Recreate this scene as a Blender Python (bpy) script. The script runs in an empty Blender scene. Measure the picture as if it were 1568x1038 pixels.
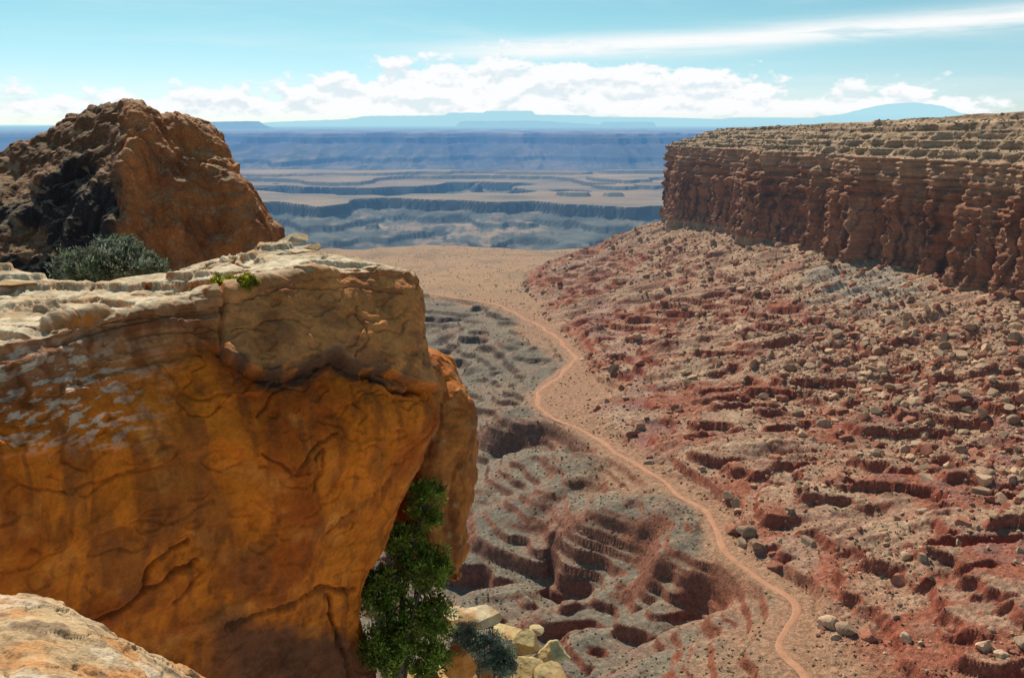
import bpy, math, numpy as np, time
from mathutils import Vector
T0=time.time()
scene=bpy.context.scene
rng=np.random.default_rng(7)
# ------------------------------------------------------------------ survey helpers
PITCH=math.radians(13.6); SP,CP=math.sin(PITCH),math.cos(PITCH); F=1358.0
def P(X,Y,t):
    """point sighted from the overlook at range t (m)"""
    X=np.asarray(X,float);Y=np.asarray(Y,float);t=np.asarray(t,float)
    cx=(X-784)/F; cy=(519-Y)/F
    return np.stack([t*cx, t*(CP+cy*SP), t*(-SP+cy*CP)],-1)
def on_floor(X,Y):
    cy=(519-Y)/F; a=SP-cy*CP; b=CP+cy*SP
    t=185/(a-0.04*b); return t*(X-784)/F, t*b
# ------------------------------------------------------------------ noise
_p=rng.permutation(256); PERM=np.concatenate([_p,_p]).astype(np.int32)
_g=rng.normal(size=(256,3)); _g/=np.linalg.norm(_g,axis=1)[:,None]; GR=_g.astype(np.float32)
def pn(x,y,z=0.0):
    x,y,z=np.broadcast_arrays(np.asarray(x,np.float32),np.asarray(y,np.float32),np.asarray(z,np.float32))
    xi=np.floor(x).astype(np.int32);yi=np.floor(y).astype(np.int32);zi=np.floor(z).astype(np.int32)
    xf=x-xi;yf=y-yi;zf=z-zi
    u=xf*xf*xf*(xf*(xf*6-15)+10);v=yf*yf*yf*(yf*(yf*6-15)+10);w=zf*zf*zf*(zf*(zf*6-15)+10)
    xi&=255;yi&=255;zi&=255
    def c(dx,dy,dz):
        h=PERM[PERM[PERM[(xi+dx)&255]+((yi+dy)&255)]+((zi+dz)&255)]
        g=GR[h]
        return g[...,0]*(xf-dx)+g[...,1]*(yf-dy)+g[...,2]*(zf-dz)
    def l(a,b,t): return a+(b-a)*t
    r=l(l(l(c(0,0,0),c(1,0,0),u),l(c(0,1,0),c(1,1,0),u),v),l(l(c(0,0,1),c(1,0,1),u),l(c(0,1,1),c(1,1,1),u),v),w)
    return r*1.6
def fbm(x,y,z=0.0,o=4,g=0.5):
    a=1.0;s=0;n=0;k=1.0
    for i in range(o):
        s=s+a*pn(x*k+i*17.3,y*k+i*9.1,z*k+i*4.7); n+=a; a*=g; k*=2.03
    return s/n*1.3
def rid(x,y,z=0.0,o=3,g=0.5):
    a=1.0;s=0;n=0;k=1.0
    for i in range(o):
        s=s+a*(1-2*np.abs(pn(x*k+i*31.3,y*k+i*19.1,z*k+i*7.7))); n+=a; a*=g; k*=2.1
    return s/n
def sst(a,b,x):
    t=np.clip((x-a)/(b-a),0,1); return t*t*(3-2*t)
def mixc(c,col,m):
    return c*(1-m[...,None])+np.asarray(col,float)*m[...,None]
# ------------------------------------------------------------------ node helpers
class NT:
    def __init__(s,nt): s.t=nt; s.n=nt.nodes; s.l=nt.links
    def node(s,typ,ins=None,**kw):
        n=s.n.new(typ)
        for k,v in kw.items(): setattr(n,k,v)
        if ins:
            for k,v in ins.items():
                if isinstance(v,bpy.types.NodeSocket): s.l.new(v,n.inputs[k])
                else: n.inputs[k].default_value=v
        return n
    def m(s,op,a,b=0.0,c=0.0,clamp=False):
        n=s.node('ShaderNodeMath',{0:a,1:b,2:c},operation=op); n.use_clamp=clamp; return n.outputs[0]
    def mr(s,v,a,b,c=0.0,d=1.0,smooth=True):
        n=s.node('ShaderNodeMapRange',{0:v,1:a,2:b,3:c,4:d}); n.interpolation_type='SMOOTHSTEP' if smooth else 'LINEAR'; n.clamp=True; return n.outputs[0]
    def mix(s,f,a,b,blend='MIX'):
        n=s.n.new('ShaderNodeMix'); n.data_type='RGBA'; n.blend_type=blend
        for k,v in ((0,f),(6,a),(7,b)):
            if isinstance(v,bpy.types.NodeSocket): s.l.new(v,n.inputs[k])
            else: n.inputs[k].default_value=v if k==0 else (tuple(v)+(1,) if len(v)==3 else v)
        return n.outputs[2]
    def noise(s,vec,scale,detail=4,rough=0.55,dist=0.0):
        return s.node('ShaderNodeTexNoise',{'Vector':vec,'Scale':scale,'Detail':detail,'Roughness':rough,'Distortion':dist}).outputs[0]
    def scale(s,vec,v):
        return s.node('ShaderNodeVectorMath',{0:vec,1:v},operation='MULTIPLY').outputs[0]
def painted_haze(nt,shader,pos):
    """aerial perspective painted into the surface as emission by distance, fixed in the world"""
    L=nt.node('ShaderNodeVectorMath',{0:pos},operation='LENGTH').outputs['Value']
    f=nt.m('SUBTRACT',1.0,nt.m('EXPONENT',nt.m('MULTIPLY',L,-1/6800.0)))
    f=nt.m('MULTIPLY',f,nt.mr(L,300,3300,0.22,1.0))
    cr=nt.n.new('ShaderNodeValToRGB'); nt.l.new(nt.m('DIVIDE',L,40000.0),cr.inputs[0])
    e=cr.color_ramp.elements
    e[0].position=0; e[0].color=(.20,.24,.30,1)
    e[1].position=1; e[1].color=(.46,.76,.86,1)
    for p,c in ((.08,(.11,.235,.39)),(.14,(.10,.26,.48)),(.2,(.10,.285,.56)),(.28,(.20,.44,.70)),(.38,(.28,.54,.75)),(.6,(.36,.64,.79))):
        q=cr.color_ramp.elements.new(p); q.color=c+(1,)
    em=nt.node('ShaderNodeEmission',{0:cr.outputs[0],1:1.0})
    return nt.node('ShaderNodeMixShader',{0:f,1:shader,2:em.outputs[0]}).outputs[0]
def rock_mat(name,scales=(0.15,0.8,3.0),bumps=((1.0,0.3),),var=(0.72,1.25),vor=None,hz=True,rough=.92,stretch=(1,1,1)):
    mt=bpy.data.materials.new(name); mt.use_nodes=True; nt=NT(mt.node_tree); nt.n.clear()
    out=nt.n.new('ShaderNodeOutputMaterial')
    pos=nt.n.new('ShaderNodeNewGeometry').outputs['Position']
    sp=nt.scale(pos,stretch)
    col=nt.node('ShaderNodeAttribute',attribute_name='Col').outputs['Color']
    v=None
    for i,s in enumerate(scales):
        n=nt.noise(sp,s,2.5,0.65)
        v=n if v is None else nt.m('ADD',v,n)
    v=nt.m('DIVIDE',v,float(len(scales)))
    k=nt.mr(v,.36,.64,var[0],var[1],False)
    kc=nt.node('ShaderNodeCombineColor',{0:k,1:nt.m('POWER',k,1.15),2:nt.m('POWER',k,1.3)}).outputs[0]
    c=nt.mix(1.0,col,kc,'MULTIPLY')
    if vor:
        for sc,am in vor:
            vc=nt.node('ShaderNodeTexVoronoi',{'Vector':sp,'Scale':sc,'Randomness':1.0}).outputs['Color']
            g=nt.node('ShaderNodeSeparateColor',{0:vc}).outputs[0]
            kk=nt.m('ADD',1-am,nt.m('MULTIPLY',g,2*am))
            c=nt.mix(1.0,c,nt.node('ShaderNodeCombineColor',{0:kk,1:kk,2:kk}).outputs[0],'MULTIPLY')
    b=nt.node('ShaderNodeBsdfPrincipled',{'Base Color':c,'Roughness':rough,'Specular IOR Level':0.15})
    nrm=None
    for sc,dist in bumps:
        h=nt.noise(sp,sc,3.5,0.68)
        bn=nt.node('ShaderNodeBump',{'Height':h,'Strength':1.0,'Distance':dist})
        if nrm is not None: nt.l.new(nrm,bn.inputs['Normal'])
        nrm=bn.outputs[0]
    if nrm is not None: nt.l.new(nrm,b.inputs['Normal'])
    sh=b.outputs[0]
    if hz: sh=painted_haze(nt,sh,pos)
    nt.l.new(sh,out.inputs[0]); return mt
# ------------------------------------------------------------------ mesh helpers
def mesh_obj(name,verts,faces,cols=None,mat=None,smooth=True,parent=None):
    me=bpy.data.meshes.new(name); verts=np.asarray(verts,np.float32).reshape(-1,3); faces=np.asarray(faces,np.int32)
    nf,k=faces.shape
    me.vertices.add(len(verts)); me.vertices.foreach_set('co',verts.ravel())
    me.loops.add(nf*k); me.loops.foreach_set('vertex_index',faces.ravel())
    me.polygons.add(nf); me.polygons.foreach_set('loop_start',np.arange(0,nf*k,k,dtype=np.int32))
    me.polygons.foreach_set('use_smooth',np.full(nf,smooth))
    me.update(calc_edges=True)
    if cols is not None:
        a=me.color_attributes.new('Col','FLOAT_COLOR','POINT')
        c=np.ones((len(verts),4),np.float32); c[:,:3]=np.asarray(cols).reshape(-1,3); a.data.foreach_set('color',c.ravel())
    ob=bpy.data.objects.new(name,me); scene.collection.objects.link(ob)
    if mat: me.materials.append(mat)
    if parent: ob.parent=parent
    return ob
def grid_faces(R,C,flip=False):
    i=np.arange(R*C,dtype=np.int32).reshape(R,C)
    f=np.stack([i[:-1,:-1],i[:-1,1:],i[1:,1:],i[1:,:-1]],-1).reshape(-1,4)
    return f[:,::-1] if flip else f
def cat_w(n,m):
    s=np.linspace(0,n-1,m); i=np.minimum(np.floor(s).astype(int),n-2); f=s-i
    W=np.zeros((m,n))
    w=[-.5*f+f**2-.5*f**3, 1-2.5*f**2+1.5*f**3, .5*f+2*f**2-1.5*f**3, -.5*f**2+.5*f**3]
    for k in range(4):
        jj=np.clip(i+k-1,0,n-1); np.add.at(W,(np.arange(m),jj),w[k])
    return W
def loft(ctrl,nr,nc):
    c=np.asarray(ctrl,float); R,C,_=c.shape
    Wr,Wc=cat_w(R,nr),cat_w(C,nc)
    p=P(c[...,0],c[...,1],c[...,2])
    pos=np.einsum('ar,rcd,bc->abd',Wr,p,Wc); xy=np.einsum('ar,rcd,bc->abd',Wr,c[...,:2],Wc)
    return pos,xy
def gnormal(p):
    du=np.gradient(p,axis=1); dv=np.gradient(p,axis=0)
    n=np.cross(du,dv); n/=np.linalg.norm(n,axis=-1,keepdims=True)+1e-9
    mid=n[n.shape[0]//2,n.shape[1]//2]; pm=p[p.shape[0]//2,p.shape[1]//2]
    if np.dot(mid,-pm)<0: n=-n
    return n
# ================================================================== TERRAIN
road_px=[(560,432),(640,446),(700,456),(760,465),(800,485),(855,520),(880,550),(848,580),(826,605),(830,628),(900,665),(985,720),(1040,755),(1090,785),(1104,830),(1160,878),(1210,915),(1196,955),(1190,990),(1235,1030),(1245,1080)]
rp=np.array([on_floor(a,b) for a,b in road_px])
W=cat_w(len(rp),400); rdense=W@rp
o=np.argsort(rdense[:,1]); ry,rx=rdense[o,1],rdense[o,0]
def roadx(y): return np.interp(y,ry,rx)
rslope=np.gradient(rx)/(np.gradient(ry)+1e-3)
foot=np.array([(900,1650,-170),(520,1570,-170),(330,1515,-170),(262,1460,-165),(247,1400,-158),(291,1212,-150),(342,996,-142),(383,820,-142),(411,700,-144),(450,520,-138),(520,340,-132),(600,150,-130),(640,40,-130)],float)
cl=cat_w(len(foot),160)@foot
def cliff_dist(x,y):
    best=np.full(x.shape,1e9); zf=np.full(x.shape,-140.0); sgn=np.ones(x.shape)
    pts=cl[::5]
    for a,b in zip(pts[:-1],pts[1:]):
        d=b[:2]-a[:2]; L=np.dot(d,d)
        t=np.clip(((x-a[0])*d[0]+(y-a[1])*d[1])/L,0,1)
        ex=x-(a[0]+t*d[0]); ey=y-(a[1]+t*d[1]); dd=np.hypot(ex,ey)
        m=dd<best; best[m]=dd[m]; zf[m]=(a[2]+t*(b[2]-a[2]))[m]
        cr=(d[0]*ey-d[1]*ex); sgn[m]=np.where(cr[m]>0,-1,1)
    return best*sgn,zf
def terr(h,step,ph=0.0,flat=.3,edge=.8):
    q=h/step+ph; n=np.floor(q); f=q-n
    g=np.where(f<edge,flat*f/edge,flat+(1-flat)*(f-edge)/(1-edge)); return (n+g-ph)*step
# irregular bed thicknesses of the layered rock in the washes
rb=np.random.default_rng(43); zi=[-345.0]; zo=[-345.0]
while zi[-1]<-140:
    T=float(rb.choice([2.5,5,8,11,15],p=[.25,.2,.2,.2,.15])); e=rb.uniform(.74,.92); fl_=rb.uniform(.1,.45)
    z0=zi[-1]; zi+= [z0+T*e,z0+T]; zo+=[z0+T*fl_,z0+T]
zi=np.array(zi);zo=np.array(zo)
def near_height(x,y):
    fl=-185-.04*np.minimum(y,2100)
    rxx=roadx(y); sl=np.interp(y,ry,rslope); s=x-rxx
    rd=np.abs(s)/np.sqrt(1+np.clip(sl,-2.5,2.5)**2)
    rdm=sst(2.5,12,rd)
    dc,zf=cliff_dist(x,y)
    Wd=np.interp(y,[250,350,500,700,850,1000,1400,2000],[405,400,380,350,328,300,235,205])
    wn=fbm(x/120,y/120,3.1,3)
    u=np.clip(1-np.maximum(dc,0)/(Wd*(1+.08*wn)),0,1)*sst(0,26,s+np.where(y>1250,400,0))
    talus=(zf-fl+4)*(u**1.2)
    rib=rid(x/170+.2*wn,y/52,1.7,3)
    rib2=fbm(x/55,y/18,8.2,3)
    talus=talus+(12*rib+5*rib2)*sst(0,.2,u)*(1-.5*sst(.85,1,u))
    und=2.5*fbm(x/160,y/160,5.5,2)+sst(1180,1400,y)*(3.2*fbm(x/85,y/110,7.5,3)-2.5*sst(.5,.9,rid(x/230,y/170,15.5,2)))
    z=fl+und+talus
    lm=sst(.02,.2,fbm(x/100,y/70,12.2,3)+.14+.25*np.exp(-((y-420)/140)**2))*sst(.01,.05,u)*(1-sst(.6,.8,u))
    wob=3.5*fbm(x/26,y/26,2.2,3)
    zt=terr(z+wob,6.5,.3,.12,.78)-wob*.5
    z=z*(1-lm*rdm)+zt*lm*rdm
    rough=(1.2*fbm(x/9,y/9,4.4,3)+.7*rid(x/3.4,y/3.4,9.1,2))
    z=z+rough*sst(0,.06,u)*rdm*np.clip(1.3-y/2500,0.2,1)
    # left of the road: horizontally bedded benches cut by washes
    D=np.interp(y,[150,300,400,500,650,800,950,1100,1200,1300],[80,72,64,56,50,44,34,20,9,0])
    g1=fbm(x/150,y/120,21.3,4); g2=fbm(x/75,y/60,26.3,3)
    dl=.55*sst(-4,-115,s+34*g1+14*g2)+.45*sst(-50,-200,s+30*g1)
    wash=sst(.5,.93,rid(x/170+.25*g2,y/150+.1*g1,33.0,2))
    edge=sst(-3,-20,s)
    drop=edge*(D*dl+wash*np.interp(y,[280,450,700,1100],[20,15,9,5]))
    lob=edge*(8*g1+4.5*g2)*np.interp(y,[300,1200,1300],[1,.9,0])
    wob2=1.0*fbm(x/13,y/13,6.2,3)+3.0*fbm(x/45,y/45,16.2,3)
    base=fl+und-drop+lob
    zz=base+wob2*edge
    zl=np.interp(zz,zi,zo)
    soft=sst(-.12,.30,fbm(x/48,y/42,61.2,3))*np.interp(y,[300,600,800],[.85,.75,.45])
    zl=zl*(1-soft)+zz*soft+edge*(.5*fbm(x/6,y/6,3.3,3)+1.4*soft*fbm(x/18,y/18,8,3))
    lmask=np.where(s<0,sst(-2,-12,s),0)*sst(1330,1180,y)
    z=z*(1-lmask)+zl*lmask
    z=np.where(s<0,z+(1-lmask)*.5*fbm(x/30,y/30,5,3)*rdm,z)
    return z,u,s,rd,lmask,lm,dc
def far_height(X,Y,Z):
    w1=fbm(X/700,Y/700,40.1,4); w2=fbm(X/190,Y/190,43.1,3)
    e1=Y-1950-150*w1-60*w2
    low=-418+14*fbm(X/300,Y/300,44,3)
    Z=Z*(1-sst(0,70,e1))+low*sst(0,70,e1)
    q=(Y-3230)+ 760*fbm(X/560,Y/1000,51.0,3)+150*w2+150*np.exp(-((X-250)/420)**2)-300*np.exp(-((X+230)/170)**2)
    inc=sst(.35,.7,rid(X/1500+.2,Y/900,57.,2))*sst(3500,3900,Y); q=q-900*inc
    prof=np.interp(q,[-520,-330,-320,-160,-150,0,8,22,620,634,1100,1114,1800,2400],[0,28,40,62,76,100,108,138,142,156,160,172,178,178])
    gul=7*rid(X/80,Y/220,61,3)*sst(-520,-300,q)*sst(10,-20,q)
    Z=np.where(q>-520,np.maximum(Z,-418+prof+gul),Z)
    b=sst(4900,5500,Y); basin=-345+22*fbm(X/900,Y/900,70,4)+26*terr(fbm(X/1300,Y/1000,71,4)*3,1.0,0,.1,.9)
    Z=Z*(1-b)+basin*b
    r=(Y-8100)+1100*fbm(X/1500,Y/4000,80.,4)+700*rid(X/560,Y/2600,81.,3)
    wp=np.interp(r,[-1700,-900,-880,-300,0,30,260,290,900],[0,60,85,150,180,235,245,268,274])
    Z=np.where(r>-1700,np.maximum(Z,-345+wp+22*rid(X/170,Y/900,83,3)*sst(-1700,-900,r)*sst(20,-50,r)),Z)
    return np.where(Y>10500,Z*(1-sst(10500,14000,Y))+(-68)*sst(10500,14000,Y),Z)
def height(x,y):
    x=np.asarray(x,float); y=np.asarray(y,float); sh=x.shape; x=x.ravel(); y=y.ravel()
    z=np.zeros(x.shape); ex=[np.zeros(x.shape) for _ in range(6)]
    a=y<2150
    if a.any():
        res=near_height(x[a],y[a]); z[a]=res[0]
        for e,r_ in zip(ex,res[1:]): e[a]=r_
    z[~a]=-271
    b=y>1700
    if b.any(): z[b]=far_height(x[b],y[b],z[b])
    u,s,rd,lmask,lm,dc=[e.reshape(sh) for e in ex]
    return z.reshape(sh),dict(u=u,s=s,rd=rd,lmask=lmask,lm=lm,dc=dc)
rows=[150.0]
while rows[-1]<80000:
    y=rows[-1]
    dy=3. if y<255 else (.75 if y<340 else (.0023*y if y<2000 else (.0045*y if y<11000 else .04*y)))
    rows.append(y+dy)
rows=np.array(rows); us=np.linspace(-.60,.72,880)
YY=np.repeat(rows[:,None],len(us),1); XX=YY*us[None,:]
ZZ,M=height(XX,YY)
print('terrain',ZZ.shape,time.time()-T0)
pos=np.stack([XX,YY,ZZ],-1)
nrm=gnormal(pos); flat=np.abs(nrm[...,2]); del nrm
n1=fbm(XX/60,YY/60,90,4); n2=fbm(XX/14,YY/14,91,3)
col=np.zeros(pos.shape)+np.array((.38,.205,.115))
col=mixc(col,(.45,.27,.14),sst(1050,1350,YY)*.8)
col=mixc(col,(.27,.175,.10),sst(.0,.4,fbm(XX/90,YY/170,94,4))*sst(1150,1350,YY)*.65)
tal=sst(.02,.10,M['u'])
tc=np.zeros(pos.shape)+np.array((.40,.225,.14))
bd=pn(0*ZZ,(ZZ+4*n1+2*n2)/6.5,8.8)      # soft shale beds behind the rubble
tc=mixc(tc,(.34,.105,.055),sst(-.05,.28,n1*.7+.3*n2+.35*bd+.35*(M['lm']-.3)-.2*(M['u']-.3))*.9)
tc=mixc(tc,(.29,.15,.125),sst(.15,.45,pn(0*ZZ,(ZZ+5*n1+2*n2)/9.,28.8)+.3*n2)*sst(.75,.55,M['u'])*.6)
tc=mixc(tc,(.50,.33,.20),sst(.0,.45,fbm(XX/45,YY/30,95,4)+.35*M['u'])*.7)
tc=mixc(tc,(.26,.18,.12),sst(.1,.5,fbm(XX/25,YY/18,96,4))*.45)
tc=mixc(tc,(.31,.08,.042),sst(.88,.62,flat)*sst(.85,.6,M['u'])*.9)
gp=np.exp(-((XX-330)/50)**2-((YY-830)/110)**2)
tc=mixc(tc,(.36,.31,.24),sst(.3,.8,gp+.4*n2)*.7)
col=mixc(col,(0,0,0),tal)+tc*tal[...,None]
lc=np.zeros(pos.shape)+np.array((.235,.185,.125))
lc=mixc(lc,(.165,.14,.10),sst(-.1,.35,n1+.6*n2)*.75)
lc=mixc(lc,(.30,.17,.11),sst(.05,.4,fbm(XX/38,YY/34,92,3))*.6)
lc=mixc(lc,(.37,.205,.115),sst(34,4,-M['s']+45*n1)*.85)
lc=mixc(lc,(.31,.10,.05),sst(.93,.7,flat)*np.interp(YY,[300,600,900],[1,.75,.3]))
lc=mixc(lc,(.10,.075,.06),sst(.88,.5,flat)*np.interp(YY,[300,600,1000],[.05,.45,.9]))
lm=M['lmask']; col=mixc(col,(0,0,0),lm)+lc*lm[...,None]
spk=sst(.1,.4,fbm(XX/5,YY/9,97,2))*sst(850,1150,YY); col=mixc(col,(.22,.17,.10),spk*.45)
fm=sst(1950,2150,YY)
fc=np.zeros(pos.shape)+np.array((.16,.165,.13)); fc=mixc(fc,(.40,.27,.165),sst(.95,.99,flat)*sst(-.3,.2,fbm(XX/500,YY/300,99,4)))
fc=mixc(fc,(.58,.38,.21),sst(-287,-277,ZZ)*sst(6500,5000,YY)*sst(.93,.985,flat)*(.55+.35*np.clip(fbm(XX/300,YY/200,98,3)*2,-1,1)))
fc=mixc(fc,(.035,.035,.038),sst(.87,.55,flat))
bands=pn(0*ZZ,ZZ/7.0,3.3); fc=fc*(1+.4*bands[...,None])
fw=sst(5500,8000,YY); fc=mixc(fc,(.17,.12,.10),fw*.7); fc=mixc(fc,(.6,.52,.45),sst(-90,-75,ZZ)*fw*.7)
fc=fc*(1+fw*.8*fbm(XX/260,YY/1500,113,3))[...,None]
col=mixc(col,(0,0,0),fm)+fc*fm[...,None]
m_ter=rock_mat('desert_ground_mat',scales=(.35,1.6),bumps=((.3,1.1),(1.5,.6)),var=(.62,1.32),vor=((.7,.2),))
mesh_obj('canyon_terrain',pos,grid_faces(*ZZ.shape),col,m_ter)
del tc,lc,fc
# ---- dirt road
rl=cat_w(len(rp),1600)@rp
dx=np.gradient(rl,axis=0); dx/=np.linalg.norm(dx,axis=1)[:,None]; nn=np.stack([-dx[:,1],dx[:,0]],1)
arc=np.cumsum(np.linalg.norm(np.gradient(rl,axis=0),axis=1))
rl=rl+nn*(1.5*np.sin(arc/14.0)+1.5*np.sin(arc/37.+1)+.7*np.sin(arc/6.3))[:,None]
wv=np.interp(rl[:,1],[300,600,900,1400],[1.6,1.7,2.1,2.1])*(1+.15*np.sin(arc/9.))
offs=np.linspace(-1,1,7)
RX=rl[:,0:1]+nn[:,0:1]*wv[:,None]*offs; RY=rl[:,1:2]+nn[:,1:2]*wv[:,None]*offs
RZ,_=height(RX,RY); RZ=RZ.max(axis=1,keepdims=True)+.22+0*RX-.22*np.abs(offs)**6
rc=np.zeros(RX.shape+(3,))+np.array((.50,.245,.135)); rc=rc*(1-.12*np.exp(-((np.abs(offs)-.5)/.15)**2))[None,:,None]
m_road=rock_mat('dirt_road_mat',scales=(.2,1.5),bumps=((1.5,.15),),var=(.8,1.15))
mesh_obj('dirt_road',np.stack([RX,RY,RZ],-1),grid_faces(*RX.shape,flip=True),rc,m_road)
# ================================================================== CLIFF
Lc=np.concatenate([[0],np.cumsum(np.linalg.norm(np.diff(cl[:,:2],axis=0),axis=1))])
NS=1700; sv=np.linspace(0,Lc[-1],NS)
cx_=np.interp(sv,Lc,cl[:,0]);cy_=np.interp(sv,Lc,cl[:,1]);cz_=np.interp(sv,Lc,cl[:,2])
k=np.ones(41)/41
tx=np.convolve(np.pad(np.gradient(cx_),20,'edge'),k,'valid');ty=np.convolve(np.pad(np.gradient(cy_),20,'edge'),k,'valid')
tl=np.hypot(tx,ty); nx,ny=ty/tl,-tx/tl
if nx[1000]>0: nx,ny=-nx,-ny
v1=np.linspace(0,1,190); v2=np.linspace(0,1,110)[1:]; v3=np.array([.03,.08,.15,.3,.6,1.])
top_s=np.interp(cy_,[150,700,1000,1400,1650],[22,16,4,-7,-7])
S=np.repeat(sv[None,:],len(v1)+len(v2)+len(v3),0)
zA=(cz_-25)[None,:]*(1-v1[:,None])+(-32)*v1[:,None]
hh=np.clip((zA+140)/108,0,1)
offA=3.0*hh+terr(np.clip(hh-.58+.04*fbm(S[:len(v1)]/30,zA/30,3,2),0,1)*1.0,.1,0,.05,.75)*22
tq=v2[:,None]+.08*fbm(sv[None,:]/45,v2[:,None]*3,5,3)
tz=np.clip(terr(np.clip(tq,0,1.2),.2,0,.18,.72),0,1)
zB=-32+(top_s[None,:]+32)*tz
offB=offA[-1][None,:]+70*v2[:,None]**1.2
zC=top_s[None,:]+3*v3[:,None]+0*S[:6]; offC=offB[-1][None,:]+600*v3[:,None]
Zc=np.concatenate([zA,zB,zC]);OF=np.concatenate([offA,offB,offC])
V=np.concatenate([np.zeros(len(v1)),v2,np.ones(6)])[:,None]
bed=Zc+2.5*fbm(S/160,0*S,2,2)
irr=S+11*fbm(S/35,Zc/90,71,3)
d=26*fbm(S/120,Zc/600,1.1,2)+17*rid(irr/46,Zc/500,2.1,2)
up=sst(-92,-62,Zc)
flute=.25+.75*sst(-.15,.25,fbm(S/70,Zc/60,77,2))
colm=1-np.abs(pn(irr/21,Zc/150,7.7))*2.6
d=d-7.5*np.clip(colm,0,1)**2*(1-.35*up)*(.4+.6*flute)
colm2=1-np.abs(pn(irr/7,Zc/45,17.7))*2.6
d=d-2.6*np.clip(colm2,0,1)**2*flute*(1-.3*up)
blk=fbm(S/8,Zc/6,9.9,3); d=d+1.8*blk*(.4+up)
blq=terr(fbm(S/14,Zc/12,19.9,2)*3,1,0,.1,.88); d=d+2.4*blq
st=pn(bed/6.5,0*S+.3,3.1)+.7*pn(bed/2.4,S/60,5.1)
d=d+st*(1.1+2.8*up)
rk=np.random.default_rng(5)
for zk in (-118,-109,-98,-90,-82,-74,-67,-60,-55,-49,-44,-39,-35):   # recessive beds under ledges
    w_=rk.uniform(.7,1.5); d=d-rk.uniform(1.2,3.6)*np.exp(-((bed-zk)/w_)**2)*(.45+.55*up)*(.5+.5*sst(-.2,.3,fbm(S/60,0*S+zk,3,2)))
d=d+2.4*sst(-37.5,-36.,bed)*sst(-30,-33,bed)
d=d*(1-.5*V)
d=np.where(Zc<-127,d+3,d)
nz=np.concatenate([0*v1,v2,v3*0+1])[:,None]
px=cx_[None,:]+nx[None,:]*(d-OF); py=cy_[None,:]+ny[None,:]*(d-OF)
zc=Zc+nz*.8*fbm(S/6,OF/6,3,3)+nz*1.2*pn(S/25,OF/25,8)
cp=np.stack([px,py,zc],-1)
cc=np.zeros(cp.shape)+np.array((.37,.16,.085))
cc=mixc(cc,(.48,.26,.145),sst(-.1,.5,fbm(S/20,Zc/40,31,3))*.5)
cc=mixc(cc,(.11,.055,.042),sst(-.1,.3,fbm(S/5,Zc/120,33,3)+.18*pn(S/40,0*S,34))*(1-.6*up)*.88)
cc=mixc(cc,(.50,.31,.185),sst(-66,-42,Zc+10*fbm(S/40,Zc/10,35,2))*.65)
cc=mixc(cc,(.47,.32,.19),sst(0,.05,V+0*S)*.7)
cc=mixc(cc,(.22,.185,.11),sst(.05,.45,fbm(S/12,OF/9,39,3))*sst(.1,.4,V+0*S)*.65)
cc=cc*(1+(.34+.3*up)*pn(bed/4.3,0*S,55)+.26*pn(bed/1.7,0*S,58))[...,None]
cc=mixc(cc,(.45,.33,.20),sst(-134,-139,Zc)*.7)
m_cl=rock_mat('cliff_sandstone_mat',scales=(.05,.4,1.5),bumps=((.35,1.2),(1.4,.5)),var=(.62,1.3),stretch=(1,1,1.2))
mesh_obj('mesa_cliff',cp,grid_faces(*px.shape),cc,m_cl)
print('cliff',time.time()-T0)
# ================================================================== BOULDERS
import bmesh
def ico(sub):
    bm=bmesh.new(); bmesh.ops.create_icosphere(bm,subdivisions=sub,radius=1)
    v=np.array([q.co[:] for q in bm.verts]); f=np.array([[a.index for a in q.verts] for q in bm.faces]); bm.free(); return v,f
def angular(v,rg,n=9,lo=.55,hi=.9):
    v=v.copy()
    for i in range(n):
        a=rg.normal(size=3); a/=np.linalg.norm(a); dd=rg.uniform(lo,hi)
        pr=v@a-dd; v-=np.maximum(pr,0)[:,None]*a
    return v
iv,iF=ico(2); iv1,iF1=ico(1); iv3,iF3=ico(3)
shapes=[angular(iv,rng,8,.42,.85)*rng.uniform(.7,1.2,3) for _ in range(24)]
shapes3=[angular(iv3,rng,10,.42,.8)*rng.uniform(.7,1.2,3) for _ in range(16)]
shapes1=[iv1*(1+.28*rng.normal(size=(len(iv1),1)))*rng.uniform(.7,1.2,3) for _ in range(24)]
def rotm(n,rg,tilt=.5):
    a=rg.uniform(0,6.283,n); b=rg.normal(0,tilt,n); c,s=np.cos(a),np.sin(a); c2,s2=np.cos(b),np.sin(b)
    R=np.zeros((n,3,3)); R[:,0,0]=c;R[:,0,1]=-s*c2;R[:,0,2]=s*s2;R[:,1,0]=s;R[:,1,1]=c*c2;R[:,1,2]=-c*s2;R[:,2,1]=s2;R[:,2,2]=c2; return R
def scatter_geo(x,y,z,r,cols,sq,shp,faces):
    n=len(x); R=rotm(n,rng); sh=np.array([shp[i] for i in rng.integers(0,len(shp),n)])
    v=np.einsum('nij,nkj->nki',R,sh)*r[:,None,None]; v[...,2]*=sq
    v+=np.stack([x,y,z],-1)[:,None,:]
    nv=sh.shape[1]
    f=(faces[None]+np.arange(n)[:,None,None]*nv).reshape(-1,3)
    return v.reshape(-1,3),f,np.repeat(cols,nv,0)
def scatter(name,groups,mat):
    V_=[];F_=[];C_=[];o_=0
    for g in groups:
        v,f,c=scatter_geo(*g); V_.append(v);F_.append(f+o_);C_.append(c);o_+=len(v)
    return mesh_obj(name,np.concatenate(V_),np.concatenate(F_),np.concatenate(C_),mat,False)
N=95000
by=np.exp(rng.uniform(math.log(230),math.log(1500),N)); bx=rng.uniform(-60,560,N)
bz,bm_=height(bx,by)
dens=.24+.5*sst(.1,.8,bm_['u'])+.9*fbm(bx/55,by/55,101,3)+.7*np.exp(-((bx-290)/90)**2-((by-560)/170)**2)
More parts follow.
